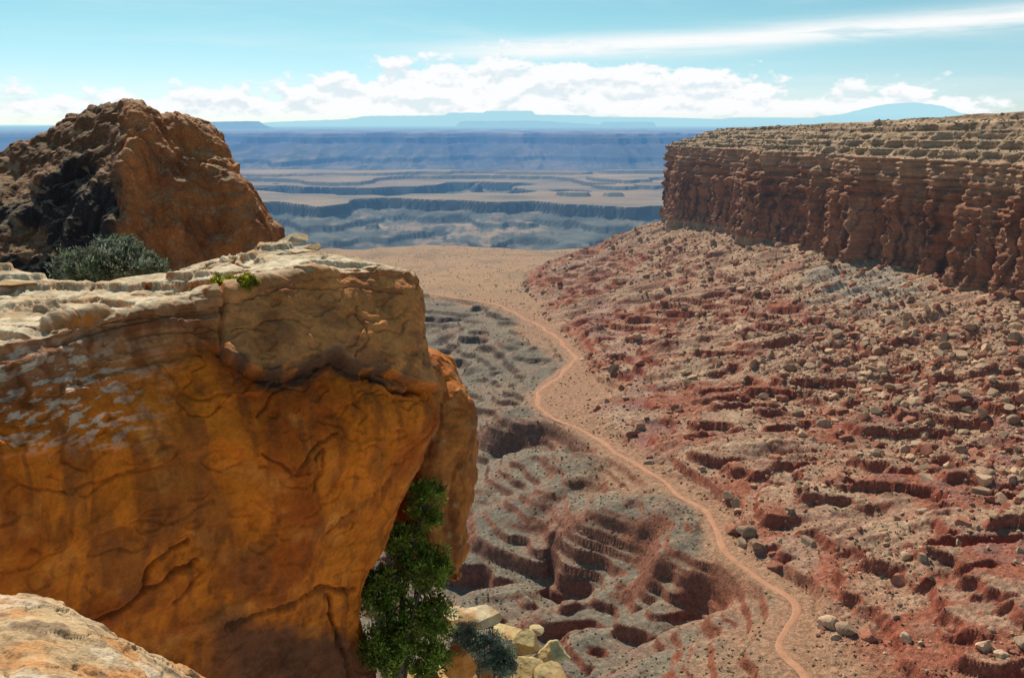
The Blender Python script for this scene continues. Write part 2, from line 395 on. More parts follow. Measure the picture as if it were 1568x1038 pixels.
ok=(bm_['rd']>5)&(bm_['dc']>2)&(rng.uniform(0,1,N)<dens)&((bm_['u']>.02)|(rng.uniform(0,1,N)<.06))&(bx/by<.68)&(bx/by>-.2)
bx,by,bz=bx[ok],by[ok],bz[ok]; ul=bm_['u'][ok]
n=len(bx); clus=np.exp(-((bx-300)/90)**2-((by-600)/170)**2)
r=.34*(rng.pareto(1.75,n)+1)*np.interp(by,[250,600,1400],[.75,1.2,1.7])*(1+.7*clus); r=np.clip(r,.25,np.where(ul>.02,5.0,1.2))
bc=np.array((.48,.31,.185))*rng.uniform(.6,1.3,(n,1)); redm=rng.uniform(0,1,n)<.35; bc[redm]=np.array((.35,.14,.08))*rng.uniform(.7,1.25,(redm.sum(),1))
m_b=rock_mat('boulder_mat',scales=(1.2,),bumps=((1.5,.25),),var=(.75,1.2))
zb=bz+.12*r; A=r<.75; C=r>2.2; B=~A&~C
scatter('talus_boulders',[(bx[q],by[q],zb[q],r[q],bc[q],.8,sh_,fc_) for q,sh_,fc_ in ((A,shapes1,iF1),(B,shapes,iF),(C,shapes3,iF3))],m_b)
print('boulders',n,time.time()-T0)
# desert scrub
N=14000
sy=np.exp(rng.uniform(math.log(260),math.log(1950),N)); sx=rng.uniform(-.35,.35,N)*sy+60
sz,sm=height(sx,sy)
ok=(sm['rd']>5)&(sm['u']<.5)&(rng.uniform(0,1,N)<.5+fbm(sx/70,sy/70,111,3))
sx,sy,sz=sx[ok],sy[ok],sz[ok]
idx_r=rng.integers(len(v1)+4,len(v1)+len(v2)+4,3500); idx_c=rng.integers(300,1400,3500)
pp=cp[idx_r,idx_c]; sx=np.concatenate([sx,pp[:,0]]);sy=np.concatenate([sy,pp[:,1]]);sz=np.concatenate([sz,pp[:,2]])
n=len(sx); r=rng.uniform(.3,.75,n)*np.interp(sy,[300,1200],[.7,1.5])
sc=np.array((.12,.12,.055))*rng.uniform(.5,1.5,(n,1))
ishape=[iv*(1+.35*rng.normal(size=(len(iv),1))) for _ in range(10)]
m_s=rock_mat('scrub_mat',scales=(3.,),bumps=(),var=(.6,1.4))
scatter('desert_scrub',[(sx,sy,sz+.2*r,r,sc,.75,ishape,iF)],m_s)
# ================================================================== DISTANT MESAS
m_far=rock_mat('distant_mesa_mat',scales=(.0006,.003),bumps=(),var=(.7,1.3))
def ridge(name,pts,t,col,depth=3000,base=-80):
    pts=np.array(pts,float); X=np.linspace(pts[0,0],pts[-1,0],int((pts[-1,0]-pts[0,0])/1.5)+8); Y=np.interp(X,pts[:,0],pts[:,1])
    p=P(X,Y,t+0*X); z=p[:,2]+ .0004*t*pn(X/9,0*X,2.2)
    prof=[(-.5,0,1),(-.25,.45,1),(-.05,.62,1),(0,1,0),(.6,1,0),(1.2,0,1)]
    rows_=[]
    for o_,h_,w_ in prof:
        wob=depth*.18*fbm(X/22,0*X+o_*.3,6.1,3)*w_
        rows_.append(np.stack([p[:,0],p[:,1]+o_*depth+wob,base+(z-base)*h_],-1))
    g=np.array(rows_); c=np.zeros(g.shape)+np.array(col)
    return mesh_obj(name,g,grid_faces(*g.shape[:2]),c,m_far)
ridge('distant_mesa',[(300,190),(392,189),(430,186.5),(530,183),(560,178),(680,177),(688,173),(740,173),(745,170),(815,170),(820,176),(900,177),(905,179),(1010,180),(1120,183),(1135,180),(1270,181),(1280,177),(1380,178),(1480,179),(1700,180)],34000,(.3,.2,.16))
ridge('distant_mesa',[(700,190),(705,186),(820,185),(900,190),(925,192),(930,187),(1000,187),(1004,192)],22000,(.3,.2,.16),2000)
ridge('distant_butte',[(316,200),(320,187),(376,186),(380,190),(388,193),(396,204)],13000,(.2,.14,.12),1200,-90)
ridge('distant_mesa',[(-200,196),(30,195),(34,200),(38,196),(60,194),(95,193),(100,198),(140,201)],17000,(.3,.18,.14),1500,-90)
ridge('distant_mountain',[(1260,182),(1320,174),(1360,164),(1385,159),(1400,157),(1425,160),(1445,163),(1470,173),(1510,180)],60000,(.2,.25,.3),6000)
# ================================================================== FOREGROUND ROCKS
m_rock=rock_mat('sandstone_mat',scales=(1.0,4.0,20.0),bumps=((5.0,.035),(35.0,.008)),var=(.66,1.22),hz=False,rough=.85)
def seg_d(x,y,pl):
    best=np.full(x.shape,1e9)
    for (ax,ay),(bx_,by_) in zip(pl[:-1],pl[1:]):
        dx_,dy_=bx_-ax,by_-ay; t=np.clip(((x-ax)*dx_+(y-ay)*dy_)/(dx_*dx_+dy_*dy_),0,1)
        best=np.minimum(best,np.hypot(x-ax-t*dx_,y-ay-t*dy_))
    return best
cols_=[
 [(-260,470,14.5),(-260,440,13),(-260,480,11),(-260,535,8.7),(-260,570,8.35),(-260,620,8.1),(-260,690,7.9),(-260,780,7.7),(-260,880,7.9),(-260,980,8.3),(-260,1100,9),(-260,1250,10)],
 [(0,470,16),(0,434,14),(0,465,11.8),(0,512,9.8),(0,545,9.5),(0,590,9.3),(0,650,9.1),(0,730,9.0),(0,820,9.2),(0,920,9.6),(0,1060,10.4),(0,1220,11.5)],
 [(175,465,16.5),(175,428,15),(172,448,12.8),(170,478,11.1),(170,510,10.9),(170,550,10.7),(170,610,10.5),(170,700,10.3),(170,800,10.5),(170,900,11),(165,1060,11.8),(160,1220,13)],
 [(310,440,17),(315,405,15.8),(322,424,13.9),(332,447,12.3),(332,475,12.1),(331,515,11.9),(330,585,11.6),(330,680,11.35),(330,790,11.6),(325,900,12.1),(315,1060,13),(300,1220,14.2)],
 [(425,420,18),(425,381,16.6),(455,393,15),(485,410,13.4),(488,435,13.15),(490,480,12.9),(490,565,12.45),(490,670,12.3),(485,780,12.6),(465,890,13.2),(440,1060,14.2),(420,1220,15.4)],
 [(455,425,18.4),(455,385,17),(520,396,15.6),(590,410,14.1),(596,430,13.9),(600,475,13.6),(606,565,13.25),(606,665,13.1),(570,790,13.5),(538,890,14.1),(530,1060,15),(500,1220,16)],
 [(470,430,18.8),(475,398,17.4),(550,405,16),(624,428,14.8),(636,448,14.7),(641,480,14.6),(645,545,14.4),(668,625,14.4),(632,740,14.5),(553,905,14.9),(575,1050,15.8),(560,1220,16.5)],
 [(470,440,19.5),(480,410,18.5),(540,430,18),(590,455,17.2),(600,480,17.2),(605,520,17.2),(608,590,17.2),(615,670,17.2),(580,770,17.2),(515,900,17.4),(535,1060,17.8),(520,1220,18)],
 [(430,460,21),(430,430,21),(440,450,21),(450,480,21),(450,510,21),(450,560,21),(450,610,21),(450,690,21),(430,770,21),(400,900,21),(400,1060,21),(400,1220,21)]]
ctrl=np.array(cols_).transpose(1,0,2)
bp,bxy=loft(ctrl,760,780)
Xp,Yp=bxy[...,0],bxy[...,1]
n0=gnormal(bp)
x,y,z=bp[...,0],bp[...,1],bp[...,2]
vr=np.linspace(0,ctrl.shape[0]-1,760)[:,None]+0*Xp   # row parameter (3 = rim)
topm=sst(3.15,2.9,vr); face=1-topm
big=fbm(x/1.9,y/1.9,z/1.9,3); med=fbm(x/.6,y/.6,z/.6,4); fin=fbm(x/.12,y/.12,z/.12,3)
dsp=.09*big+.026*med+.006*fin
fac=terr(fbm(x/1.3+4,y/1.3,z/1.5,2)*2.6+.3*med,1.0,0,.5,.9); dsp+=face*.055*fac
fac2=terr(fbm(x/.55+14,y/.55,z/.5,2)*2.2+.2*fin,1.0,0,.5,.9); dsp+=face*.018*fac2
sc2=fbm(x/.5+9,y/.5,z/.35,2); dsp-=face*.03*sst(.16,.19,sc2)*sst(.5,.25,sc2)
# bedding near the rim
bedc=z+.16*x-.05*y+.05*big+.03*med
bm1=sst(3.0,3.25,vr)*sst(6.2,4.2,vr+.25*np.clip((Xp-250)/200,0,1)*6)
lay=pn(bedc/.13,x/5,.7)+.6*pn(bedc/.05,x/2,1.7)
layq=terr(lay*1.5,1.0,.2,.2,.8)
umx=sst(320,345,Xp)
dsp+=bm1*(.06*layq)*(1-.65*umx)
# broad slabs on top, edges broken back irregularly
tl_=fbm(x/2.6,y/1.1,7.7,2)*2.6+.45*med+.12*fin
dsp+=topm*(.13*terr(tl_,1.0,0,.3,.88)+.03*med+.02*fbm(x/.25,y/.25,2,3))
jt=np.minimum(np.abs(pn(x/1.7+.3*med,y/2.2,9.1)),np.abs(pn(x/2.5,y/.7+.3*med,19.1))*1.5); jm=np.exp(-(jt/.02)**2); dsp-=topm*.09*jm
# upper slab overhang
yl=np.interp(Xp,[225,300,330,345,400,450,510,560,600,640,680],[500,520,545,560,578,574,546,566,572,594,600])+5*fbm(x/.3,y/.3,z/.3,2)
dyl=Yp-yl; um=sst(300,345,Xp)
dsp+=um*face*(.13*sst(2,-3,dyl)*sst(-190,-100,dyl)-.22*np.exp(-np.maximum(dyl,0)/20)*sst(-3,3,dyl)*(.35+.65*sst(560,500,Xp)*sst(330,370,Xp)))
dsp-=face*.08*np.exp(-(seg_d(Xp,Yp,[(338,448),(334,500),(330,548)])/3.0)**2)
cracks=[([(150,945),(185,925),(215,905),(260,880),(300,865)],3,.18),([(215,900),(240,855),(290,832)],3,.12),([(265,920),(300,885),(305,880)],2.5,.08),
 ([(400,690),(440,720),(470,690),(520,665)],2.2,.06),([(480,700),(495,690),(478,750)],2.2,.08),([(200,800),(280,790),(330,770)],2,.03),
 ([(495,830),(530,815),(545,790)],2.5,.07),([(350,960),(420,930),(500,905),(545,905)],4,.12),([(505,915),(515,960),(540,1040)],4,.12),([(30,740),(110,760),(220,720)],2,.03),
 ([(560,575),(590,585),(605,600),(640,600)],3.5,.15),([(60,1030),(150,950)],2,.04),([(390,640),(420,600),(440,590)],2.2,.05),([(520,640),(560,600),(640,620)],2.2,.03),([(630,455),(645,520),(640,560)],2.5,.05),
 ([(345,470),(430,455),(520,440),(610,450)],1.8,.035),([(350,515),(420,500),(470,505)],1.8,.03),([(540,470),(560,520),(545,550)],1.8,.035)]
wx=9*fbm(x/.35,y/.35,z/.35,3); wy=9*fbm(x/.35+9,y/.35,z/.35,3)
ckm=0*x
for pl,w_,dp in cracks:
    g_=np.exp(-(seg_d(Xp+wx,Yp+wy,pl)/w_)**2); dsp-=dp*g_*face; ckm=np.maximum(ckm,g_*min(1,dp*8))
for pl,h_ in (([(330,620),(400,600),(440,560)],.06),([(380,700),(450,730),(540,700),(640,640)],.06),([(230,720),(330,680),(380,700)],.05),([(420,790),(500,760),(560,700)],.05),([(0,700),(90,690),(180,640)],.05),([(60,850),(160,820),(260,760)],.03)):
    pl=np.array(pl); yy=np.interp(Xp,pl[:,0],pl[:,1])+wy; dd=Yp-yy; mx=sst(pl[0,0]-30,pl[0,0]+20,Xp)*sst(pl[-1,0]+30,pl[-1,0]-20,Xp)
    dsp+=face*h_*mx*sst(2,-2,dd)*sst(-110,0,dd)
dsp*=sst(0,.6,vr)
bp=bp+n0*dsp[...,None]
n1_=gnormal(bp); upn=np.abs(n1_[...,2])
c=np.zeros(bp.shape)+np.array((.68,.17,.012))
c=mixc(c,(.44,.088,.008),sst(-.2,.45,big+.5*med))
c=mixc(c,(.76,.26,.045),sst(.05,.6,fbm(x/.9,y/.9,z/.6+7,4))*.6)
c=mixc(c,(.54,.26,.12),bm1*(1-.5*umx)*.75)
c=mixc(c,(.27,.12,.055),bm1*sst(.0,.4,lay)*.8*(1-.6*umx))
c=mixc(c,(.64,.25,.075),um*sst(4,-8,dyl)*face*.85)
c=mixc(c,(.36,.125,.045),um*sst(4,-8,dyl)*face*sst(-.1,.3,fbm(x/.6,y/.6,z/.2,4))*.75)
wp_=sst(.06,.12,fbm(x/.26,y/.26,z/.07+3,4))*sst(290,120,Xp)*sst(500,560,Yp)*sst(710,650,Yp)
c=mixc(c,(.80,.58,.40),wp_*.85)
streak=sst(-.05,.4,fbm(x/.22,y/.22,z/1.8+13,3)); c=mixc(c,(.25,.06,.012),streak*face*(1-um*sst(4,-8,dyl))*.6)
varn=sst(.12,.4,fbm(x/.9+31,y/.9,z/2.2,4))*sst(560,700,Yp); c=mixc(c,(.22,.065,.018),varn*face*.55)
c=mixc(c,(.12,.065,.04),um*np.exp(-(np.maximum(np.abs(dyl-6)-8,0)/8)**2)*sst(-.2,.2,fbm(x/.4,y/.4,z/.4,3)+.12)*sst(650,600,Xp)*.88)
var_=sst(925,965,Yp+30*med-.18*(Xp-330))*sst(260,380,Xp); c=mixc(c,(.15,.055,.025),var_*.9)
c=mixc(c,(.13,.045,.02),ckm*face*.7)
tcz=mixc(np.zeros(bp.shape)+np.array((.68,.54,.34)),(.57,.37,.19),sst(.0,.5,med+big*.5)); tcz=mixc(tcz,(.38,.26,.155),sst(.1,.4,fbm(x/.35+4,y/.25,2,4))*.65); tcz=mixc(tcz,(.22,.14,.08),jm*.6)
tm=topm*sst(.25,.5,upn); tm=np.maximum(tm,sst(.6,.85,upn)*sst(3.7,3.0,vr)); c=mixc(c,(0,0,0),tm)+tcz*tm[...,None]
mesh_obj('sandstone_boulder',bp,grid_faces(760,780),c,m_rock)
# --- dome
dome=[
 [(-300,380,36),(-300,330,31),(-300,370,29),(-300,420,27),(-300,470,26),(-300,560,25.5)],
 [(0,300,36),(0,240,31),(0,280,28.5),(0,340,27),(0,400,26),(0,480,25.5)],
 [(95,230,35),(93,184,30),(92,235,28),(88,305,27),(84,375,26.2),(80,470,25.8)],
 [(160,210,34),(158,164,29),(150,218,27.2),(142,300,26.3),(136,385,25.7),(130,480,25.3)],
 [(210,200,34),(207,157,28.4),(196,210,26.6),(184,300,25.7),(178,390,25.2),(170,480,25)],
 [(255,205,34),(250,168,29),(245,225,27.4),(240,305,26.7),(235,385,26.2),(230,480,25.8)],
 [(305,215,35),(303,187,29.8),(305,240,28.3),(310,310,27.6),(310,380,27.2),(310,480,26.8)],
 [(335,240,36),(338,205,31),(362,255,29.8),(392,303,29.2),(423,345,28.8),(432,410,28.4)],
 [(320,260,38),(320,230,35),(345,280,34),(370,320,34),(395,360,34),(400,430,34)]]
ctrl=np.array(dome).transpose(1,0,2); dp_,dxy=loft(ctrl,440,580); Xp,Yp=dxy[...,0],dxy[...,1]
n0=gnormal(dp_); x,y,z=dp_[...,0],dp_[...,1],dp_[...,2]
big=fbm(x/2.8,y/2.8,z/3.2,4); bedd=z+.35*x; lay=pn(bedd/.5,0*x,4.7)+.6*pn(bedd/.22,x/6,1.7)
cr=np.clip(1-np.abs(pn(x/1.6,y/1.6,z/3.5))*7,0,1)
dsp=.30*big+.07*fbm(x/.7,y/.7,z/.7,4)+.04*lay+.022*fbm(x/.2,y/.2,z/.2,3)-.12*cr+.13*terr(fbm(x/1.6,y/1.6,z/2.2+5,2)*2.5,1,0,.35,.88)
dsp+=.04*terr(fbm(x/.6+8,y/.6,z/.7,2)*2.5,1,0,.35,.88)
dp_=dp_+n0*dsp[...,None]
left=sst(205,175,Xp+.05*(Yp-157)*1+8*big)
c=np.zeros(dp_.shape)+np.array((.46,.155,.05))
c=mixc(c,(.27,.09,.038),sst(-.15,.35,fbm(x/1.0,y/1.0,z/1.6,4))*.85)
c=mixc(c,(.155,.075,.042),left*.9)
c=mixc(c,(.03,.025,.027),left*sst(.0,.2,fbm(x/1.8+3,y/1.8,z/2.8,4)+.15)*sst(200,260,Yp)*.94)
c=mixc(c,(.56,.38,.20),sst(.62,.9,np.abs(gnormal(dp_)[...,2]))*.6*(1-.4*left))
c=mixc(c,(.42,.28,.17),sst(.32,.45,fbm(x/.5,y/.5,z/.3,3))*.4)
m_dome=rock_mat('weathered_sandstone_mat',scales=(.8,3.5,14.0),bumps=((4.0,.08),(16.0,.025)),var=(.62,1.25),hz=False)
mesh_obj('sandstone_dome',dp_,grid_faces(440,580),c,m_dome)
# --- right-hand block
blk=[
 [(610,520,18.5),(600,528,17.6),(600,585,16.9),(600,640,16.6),(600,720,16.5),(600,800,16.6),(600,858,16.9),(600,862,18.5),(600,850,20)],
 [(645,525,18.4),(650,534,17.1),(652,585,16.5),(652,640,16.2),(652,720,16.2),(650,800,16.3),(646,865,16.6),(650,868,18.4),(650,850,20)],
 [(676,545,18.4),(682,554,17.2),(690,590,16.7),(696,640,16.5),(694,720,16.5),(690,800,16.6),(682,872,16.8),(680,876,18.5),(680,860,20)],
 [(684,552,18.6),(694,564,17.8),(714,592,17.4),(731,640,17.3),(729,720,17.3),(716,805,17.3),(704,880,17.4),(700,880,18.6),(700,870,20)],
 [(660,560,20.5),(670,570,20.5),(690,600,20.5),(700,640,20.5),(700,720,20.5),(690,800,20.5),(680,870,20.5),(680,872,20.5),(680,860,20.6)]]
ctrl=np.array(blk).transpose(1,0,2); kp,kxy=loft(ctrl,340,200); n0=gnormal(kp); x,y,z=kp[...,0],kp[...,1],kp[...,2]
big=fbm(x/1.0,y/1.0,z/1.3,4)
kd=.09*big+.025*fbm(x/.3,y/.3,z/.3,3)+.02*pn((z+.2*x)/.12,0*x,2.)-.06*np.clip(1-np.abs(pn(x/.8+3,y/.8,z/1.4))*7,0,1)+.05*terr(fbm(x/.7,y/.7,z/.9+5,2)*2.5,1,0,.3,.86)
kp=kp+n0*kd[...,None]
c=np.zeros(kp.shape)+np.array((.58,.18,.035)); c=mixc(c,(.30,.095,.03),sst(-.15,.35,fbm(x/.5,y/.5,z/.9,4))*.85); c=mixc(c,(.56,.31,.13),sst(.25,.5,fbm(x/.3,y/.3,z/.2+3,3))*.4)
mesh_obj('sandstone_block',kp,grid_faces(340,200),c,m_rock)
# --- near ledge lower left
nl=[]
for X_,Yt in ((-330,900),(-150,905),(0,912),(90,930),(200,985),(290,1036),(360,1090)):
    nl.append([(X_,Yt+130,5.2),(X_,Yt+25,4.7),(X_,Yt,4.2),(X_-5,Yt+45,3.6),(X_-15,Yt+130,2.9),(X_-40,Yt+300,2.3),(X_-60,Yt+700,1.7)])
nl.append([(400,1290,5.3),(400,1180,4.9),(400,1180,4.4),(400,1220,4),(400,1300,3.3),(380,1480,2.8),(340,1800,2.2)])
ctrl=np.array(nl).transpose(1,0,2); lp,lxy=loft(ctrl,300,420); n0=gnormal(lp); x,y,z=lp[...,0],lp[...,1],lp[...,2]
ld=.05*fbm(x/.7,y/.7,z/.7,4)+.02*terr(fbm(x/.5,y/.5,3.3,3)*3,1,0,.3,.85)+.008*fbm(x/.05,y/.05,z/.05,3)
jn=np.exp(-(np.abs(pn(x/.55+.2*pn(x/.1,y/.1,z/.1),y/.9,5.1))/.018)**2); ld-=.02*jn
lp=lp+n0*ld[...,None]
c=np.zeros(lp.shape)+np.array((.56,.38,.20)); c=mixc(c,(.60,.27,.09),sst(-.15,.3,fbm(x/.35,y/.35,z/.35,4))*.85); c=mixc(c,(.24,.15,.09),sst(.14,.3,fbm(x/.16+5,y/.16,z/.16,4))*.65); c=mixc(c,(.74,.60,.42),sst(.15,.4,fbm(x/.25,y/.25+6,z/.25,4))*.6); c=mixc(c,(.2,.12,.06),jn*.6)
m_near=rock_mat('near_sandstone_mat',scales=(4.,16.,60.0),bumps=((10.0,.03),(50.0,.008)),var=(.6,1.2),hz=False)
mesh_obj('sandstone_ledge',lp,grid_faces(300,420),c,m_near)
# --- loose rocks at the foot
hv,hf=ico(5)
def rock(name,X_,Y_,t,size,seed,col,col2,rot=0):
    rg=np.random.default_rng(seed); v=angular(hv,rg,14,.42,.8)
    v*=np.array(size)*1.15; n=hv
    d_=.08*fbm(v[:,0]*1.6+seed,v[:,1]*1.6,v[:,2]*1.6,4)+.03*pn(v[:,2]*9,v[:,0],seed)+.02*fbm(v[:,0]*9,v[:,1]*9,v[:,2]*9,3)
    v=v+n*d_[:,None]*min(size)*1.6
    a=rot; R=np.array([[math.cos(a),-math.sin(a),0],[math.sin(a),math.cos(a),0],[0,0,1]]); v=v@R.T+P(X_,Y_,t)
    m_=sst(-.1,.5,fbm(v[:,0]*2,v[:,1]*2,v[:,2]*2,4)); c=mixc(np.zeros(v.shape)+np.array(col),col2,m_)
    return mesh_obj(name,v,hf,c,m_rock)
CR=(.60,.48,.29);CO=(.52,.32,.14);OR=(.62,.22,.045);YE=(.58,.44,.20)
for a_ in [(736,942,20.6,(.50,.42,.22),3,CR,CO,.3),(692,947,21.4,(.42,.4,.2),5,CR,CO,.9),(775,968,21.0,(.34,.4,.18),8,YE,CO,.2),(806,990,20.4,(.34,.36,.34),9,YE,CR,.7),
  (843,1000,20.2,(.34,.42,.42),11,YE,CR,1.2),(800,1030,19.6,(.55,.5,.42),12,YE,CO,2.2),(845,1036,19.2,(.36,.4,.3),14,CO,YE,.4),(706,1020,17.6,(.42,.42,.40),17,OR,CO,.6),(650,1055,18.6,(.45,.5,.3),19,OR,CO,.6),
  (770,1050,18.8,(.4,.4,.28),27,CO,CR,1.6),(822,965,21.4,(.22,.2,.12),29,CR,YE,.3)]:
    rock('sandstone_rock',*a_)
rock('sandstone_rock',450,368,19.0,(.36,.35,.13),21,(.5,.38,.22),CO,.2)
rock('sandstone_rock',478,380,19.5,(.30,.35,.10),23,(.5,.38,.22),CO,.7)
rock('sandstone_ledge',740,1110,20.5,(2.5,1.8,1.5),25,CO,OR,.2)
rock('sandstone_rock',20,432,13.6,(.40,.4,.06),31,CR,CO,.2)
rock('sandstone_rock',215,428,14.3,(.55,.4,.07),33,CR,CO,.1)
# ================================================================== PLANTS
def leaf_mat(name):
    mt=bpy.data.materials.new(name); mt.use_nodes=True; nt=NT(mt.node_tree); nt.n.clear(); out=nt.n.new('ShaderNodeOutputMaterial')
    col=nt.node('ShaderNodeAttribute',attribute_name='Col').outputs['Color']
    pos=nt.n.new('ShaderNodeNewGeometry').outputs['Position']
    k=nt.mr(nt.noise(pos,6.0,2),.35,.65,.6,1.4,False)
    c=nt.mix(1.0,col,nt.node('ShaderNodeCombineColor',{0:k,1:k,2:k}).outputs[0],'MULTIPLY')
    d=nt.node('ShaderNodeBsdfDiffuse',{0:c}); tr=nt.node('ShaderNodeBsdfTranslucent',{0:c})
    nt.l.new(nt.node('ShaderNodeMixShader',{0:.4,1:d.outputs[0],2:tr.outputs[0]}).outputs[0],out.inputs[0]); return mt
m_leaf=leaf_mat('foliage_mat')
m_bark=rock_mat('bark_mat',scales=(20.,60.),bumps=((40.,.01),),hz=False)
def tube(p0,p1,r0,r1,n=7,bend=.1,rg=rng):
    p0=np.array(p0);p1=np.array(p1); k=6; t=np.linspace(0,1,k)[:,None]; c_=p0+(p1-p0)*t+np.sin(t*math.pi)*rg.normal(0,bend,3)*np.linalg.norm(p1-p0)
    d=(p1-p0)/np.linalg.norm(p1-p0); a=np.cross(d,[.3,.9,.1]);a/=np.linalg.norm(a);b=np.cross(d,a)
    an=np.linspace(0,2*math.pi,n,endpoint=False); r=(r0+(r1-r0)*t)[:,:,None]
    v=c_[:,None,:]+r*(np.cos(an)[None,:,None]*a+np.sin(an)[None,:,None]*b)
    f=[[i*n+j,i*n+(j+1)%n,(i+1)*n+(j+1)%n,(i+1)*n+j] for i in range(k-1) for j in range(n)]
    return v.reshape(-1,3),np.array(f),c_
def plant(name,base,lobes,nclump,nleaf,lsz,csz,col,upb=.3,trunk=.06,gap=-.12):
    root=bpy.data.objects.new(name,None); scene.collection.objects.link(root)
    base=np.array(base); V_=[];F_=[];o_=0
    for lc_,lr in lobes:
        v,f,cc_=tube(base,base+np.array(lc_),trunk,trunk*.3); V_.append(v);F_.append(f+o_);o_+=len(v)
        for q in range(7):
            e=base+np.array(lc_)+rng.normal(0,.45,3)*np.array(lr)
            v,f,_=tube(cc_[rng.integers(2,6)],e,trunk*.35,trunk*.1); V_.append(v);F_.append(f+o_);o_+=len(v)
    VV=np.concatenate(V_); mesh_obj('branches',VV,np.concatenate(F_),np.zeros(VV.shape)+np.array((.16,.11,.08)),m_bark,parent=root)
    w=np.array([lr[0]*lr[1]*lr[2] for _,lr in lobes]); w=w/w.sum()
    C=[]
    for (lc_,lr),wi in zip(lobes,w):
        m=max(6,int(nclump*wi)); d=rng.normal(size=(m,3)); d/=np.linalg.norm(d,axis=1)[:,None]; rr=rng.uniform(.35,1,(m,1))**.5*rng.uniform(.8,1.3,(m,1))
        C.append(base+np.array(lc_)+d*rr*np.array(lr)); 
    C=np.concatenate(C); keep=fbm(C[:,0]/(csz*4),C[:,1]/(csz*4),C[:,2]/(csz*4),2)>gap; C=C[keep]
    cb=np.array(col)*rng.uniform(.45,1.7,(len(C),1))*(1+rng.normal(0,.08,(len(C),3)))
    L=C[:,None,:]+rng.normal(0,csz,(len(C),nleaf,3)); ctr=L.reshape(-1,3)
    out_=(L-C[:,None,:]).reshape(-1,3); out_/=np.linalg.norm(out_,axis=1)[:,None]+1e-6; out_[:,2]+=upb; out_+=rng.normal(0,.35,out_.shape); out_/=np.linalg.norm(out_,axis=1)[:,None]
    sd=np.cross(out_,rng.normal(size=out_.shape)); sd/=np.linalg.norm(sd,axis=1)[:,None]
    s_=lsz*rng.uniform(.6,1.4,(len(ctr),1))
    v=np.stack([ctr-sd*s_*.28,ctr+sd*s_*.28,ctr+out_*s_+sd*s_*.12,ctr+out_*s_-sd*s_*.12],1)
    f=np.arange(len(ctr)*4).reshape(-1,4)
    cl_=np.repeat(np.repeat(cb,nleaf,0)*rng.uniform(.8,1.2,(len(ctr),1)),4,0)
    mesh_obj('foliage',v,f,cl_,m_leaf,smooth=False,parent=root)
    return root
b=P(612,1080,15.6)
def off(X_,Y_,t): return tuple(P(X_,Y_,t)-b)
plant('juniper_tree',b,[(off(654,772,15.7),(.25,.3,.40)),(off(618,832,15.6),(.34,.4,.30)),(off(655,872,15.5),(.40,.4,.34)),(off(588,905,15.3),(.38,.4,.34)),(off(652,945,15.4),(.46,.4,.30)),(off(592,990,15.2),(.42,.4,.42)),(off(655,1005,15.4),(.34,.4,.28))],1150,42,.055,.05,(.20,.235,.04),.5,.07,-.02)
b=P(755,1060,18.6)
plant('sagebrush',b,[(off(752,995,18.6),(.40,.36,.30)),(off(712,978,19.2),(.34,.36,.22)),(off(772,1015,18.4),(.24,.24,.24))],460,45,.04,.05,(.23,.26,.18),.5,.03)
b=P(165,445,17.5)
plant('sagebrush',b,[(off(125,408,17.5),(.5,.5,.27)),(off(180,392,17.6),(.5,.5,.30)),(off(218,412,17.4),(.42,.4,.22)),(off(160,405,17.2),(.5,.4,.25))],900,42,.05,.055,(.17,.195,.125),.6,.035)
b=P(360,446,12.4)
plant('rabbitbrush',b,[(off(345,434,12.4),(.16,.15,.09)),(off(378,434,12.4),(.13,.15,.09))],170,50,.03,.02,(.29,.28,.03),.9,.012)
# ================================================================== SKY
SUN_AZ=math.radians(-22); SUN_EL=math.radians(47)
w=bpy.data.worlds.new("World"); scene.world=w; w.use_nodes=True; nt=NT(w.node_tree); nt.n.clear()
out=nt.n.new('ShaderNodeOutputWorld'); bg=nt.n.new('ShaderNodeBackground'); bg.inputs[1].default_value=.1
sky=nt.n.new('ShaderNodeTexSky'); sky.sky_type='NISHITA'; sky.sun_disc=False; sky.sun_elevation=SUN_EL; sky.sun_rotation=SUN_AZ
sky.altitude=1500; sky.air_density=1.0; sky.dust_density=.5; sky.ozone_density=2.0
d=nt.n.new('ShaderNodeTexCoord').outputs['Generated']
sx_=nt.node('ShaderNodeSeparateXYZ',{0:d}); az=nt.m('ARCTAN2',sx_.outputs[0],sx_.outputs[1]); el=nt.m('ARCSINE',sx_.outputs[2])
tint=nt.mix(nt.mr(el,.0,.12),(.84,.97,1.13),(.68,1.0,.90))
skc=nt.mix(1.0,sky.outputs[0],tint,'MULTIPLY')
def ramp(v,pts,a=-.6,b=.6):
    cr=nt.n.new('ShaderNodeValToRGB'); nt.l.new(nt.mr(v,a,b,0,1,False),cr.inputs[0]); cr.color_ramp.interpolation='EASE'
    e=cr.color_ramp.elements
    q=[((p-a)/(b-a),c) for p,c in pts]
    e[0].position=q[0][0];e[0].color=(q[0][1],)*3+(1,); e[1].position=q[-1][0];e[1].color=(q[-1][1],)*3+(1,)
    for p,c in q[1:-1]:
        n=e.new(p); n.color=(c,)*3+(1,)
    return cr.outputs[0]
top=nt.m('MULTIPLY',ramp(az,[(-.6,.34),(-.40,.34),(-.26,.42),(-.17,.56),(-.08,.74),(.05,.76),(.16,.68),(.25,.58),(.30,.38),(.38,.42),(.45,.38),(.52,.10)]),.1)
vec=nt.node('ShaderNodeCombineXYZ',{0:nt.m('MULTIPLY',az,27.0),1:nt.m('MULTIPLY',el,52.0),2:3.0}).outputs[0]
n1=nt.noise(vec,1.0,8,.57,.15)
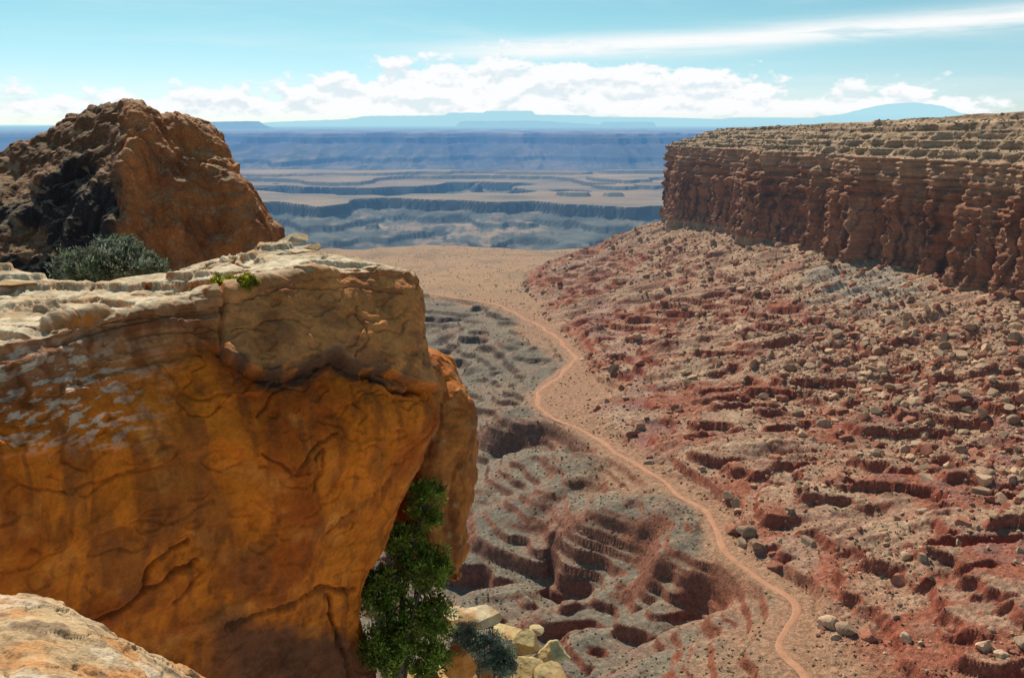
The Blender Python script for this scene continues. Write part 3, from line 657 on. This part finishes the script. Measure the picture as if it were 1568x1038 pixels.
dens=nt.m('ADD',nt.m('MULTIPLY',nt.m('SUBTRACT',top,el),40.0),nt.m('MULTIPLY',nt.m('SUBTRACT',n1,.50),4.2))
low=nt.mr(el,.002,.016,.35,1)
cm=nt.m('MULTIPLY',nt.mr(dens,0.0,.5),low)
vec2=nt.node('ShaderNodeCombineXYZ',{0:nt.m('MULTIPLY',az,27.0),1:nt.m('ADD',nt.m('MULTIPLY',el,52.0),.38),2:3.0}).outputs[0]
n2=nt.noise(vec2,1.0,5,.5,.15)
shd=nt.mr(nt.m('SUBTRACT',n2,n1),-.02,.14,0,1)
ccol=nt.mix(shd,(9.8,9.9,10.),(7.6,8.6,9.1))
cl_c=nt.m('ADD',.077,nt.m('MULTIPLY',az,.044))
vec3=nt.node('ShaderNodeCombineXYZ',{0:nt.m('MULTIPLY',az,7.0),1:nt.m('MULTIPLY',el,75.0),2:9.0}).outputs[0]
n3=nt.noise(vec3,1.0,6,.62,.4)
cd=nt.m('DIVIDE',nt.m('ADD',nt.m('SUBTRACT',el,cl_c),nt.m('MULTIPLY',nt.m('SUBTRACT',n3,.5),.016)),.0105); cg=nt.m('EXPONENT',nt.m('MULTIPLY',nt.m('MULTIPLY',cd,cd),-1.0))
ci=nt.m('MULTIPLY',nt.m('MULTIPLY',cg,nt.mr(az,-.2,.06)),nt.mr(n3,.3,.5,.5,1.0))
vec4=nt.node('ShaderNodeCombineXYZ',{0:nt.m('MULTIPLY',az,2.6),1:nt.m('MULTIPLY',el,22.0),2:19.0}).outputs[0]
veil=nt.m('MULTIPLY',nt.mr(nt.noise(vec4,1.0,5,.6,.4),.42,.75,0.05,.45),nt.mr(el,.0,.3,1,.1))
c1=nt.mix(veil,skc,(8.4,9.3,9.5)); c2=nt.mix(ci,c1,(9.8,9.9,9.9)); c3=nt.mix(cm,c2,ccol)
nt.l.new(c3,bg.inputs[0]); nt.l.new(bg.outputs[0],out.inputs[0])
sl=bpy.data.lights.new('sun','SUN'); sl.energy=5.0; sl.angle=math.radians(.5); sl.color=(1,.94,.84)
so=bpy.data.objects.new('sun',sl); scene.collection.objects.link(so)
sd=Vector((math.sin(SUN_AZ)*math.cos(SUN_EL),math.cos(SUN_AZ)*math.cos(SUN_EL),math.sin(SUN_EL)))
so.rotation_euler=sd.to_track_quat('Z','Y').to_euler()
# ================================================================== CAMERA
cam=bpy.data.cameras.new('camera'); co=bpy.data.objects.new('camera',cam); scene.collection.objects.link(co)
cam.sensor_width=36; cam.lens=F/1568*36; cam.clip_start=.1; cam.clip_end=200000
co.rotation_euler=(math.pi/2-PITCH,0,0); scene.camera=co
scene.view_settings.view_transform='Standard'; scene.view_settings.look='None'; scene.view_settings.exposure=0
print('done',time.time()-T0)
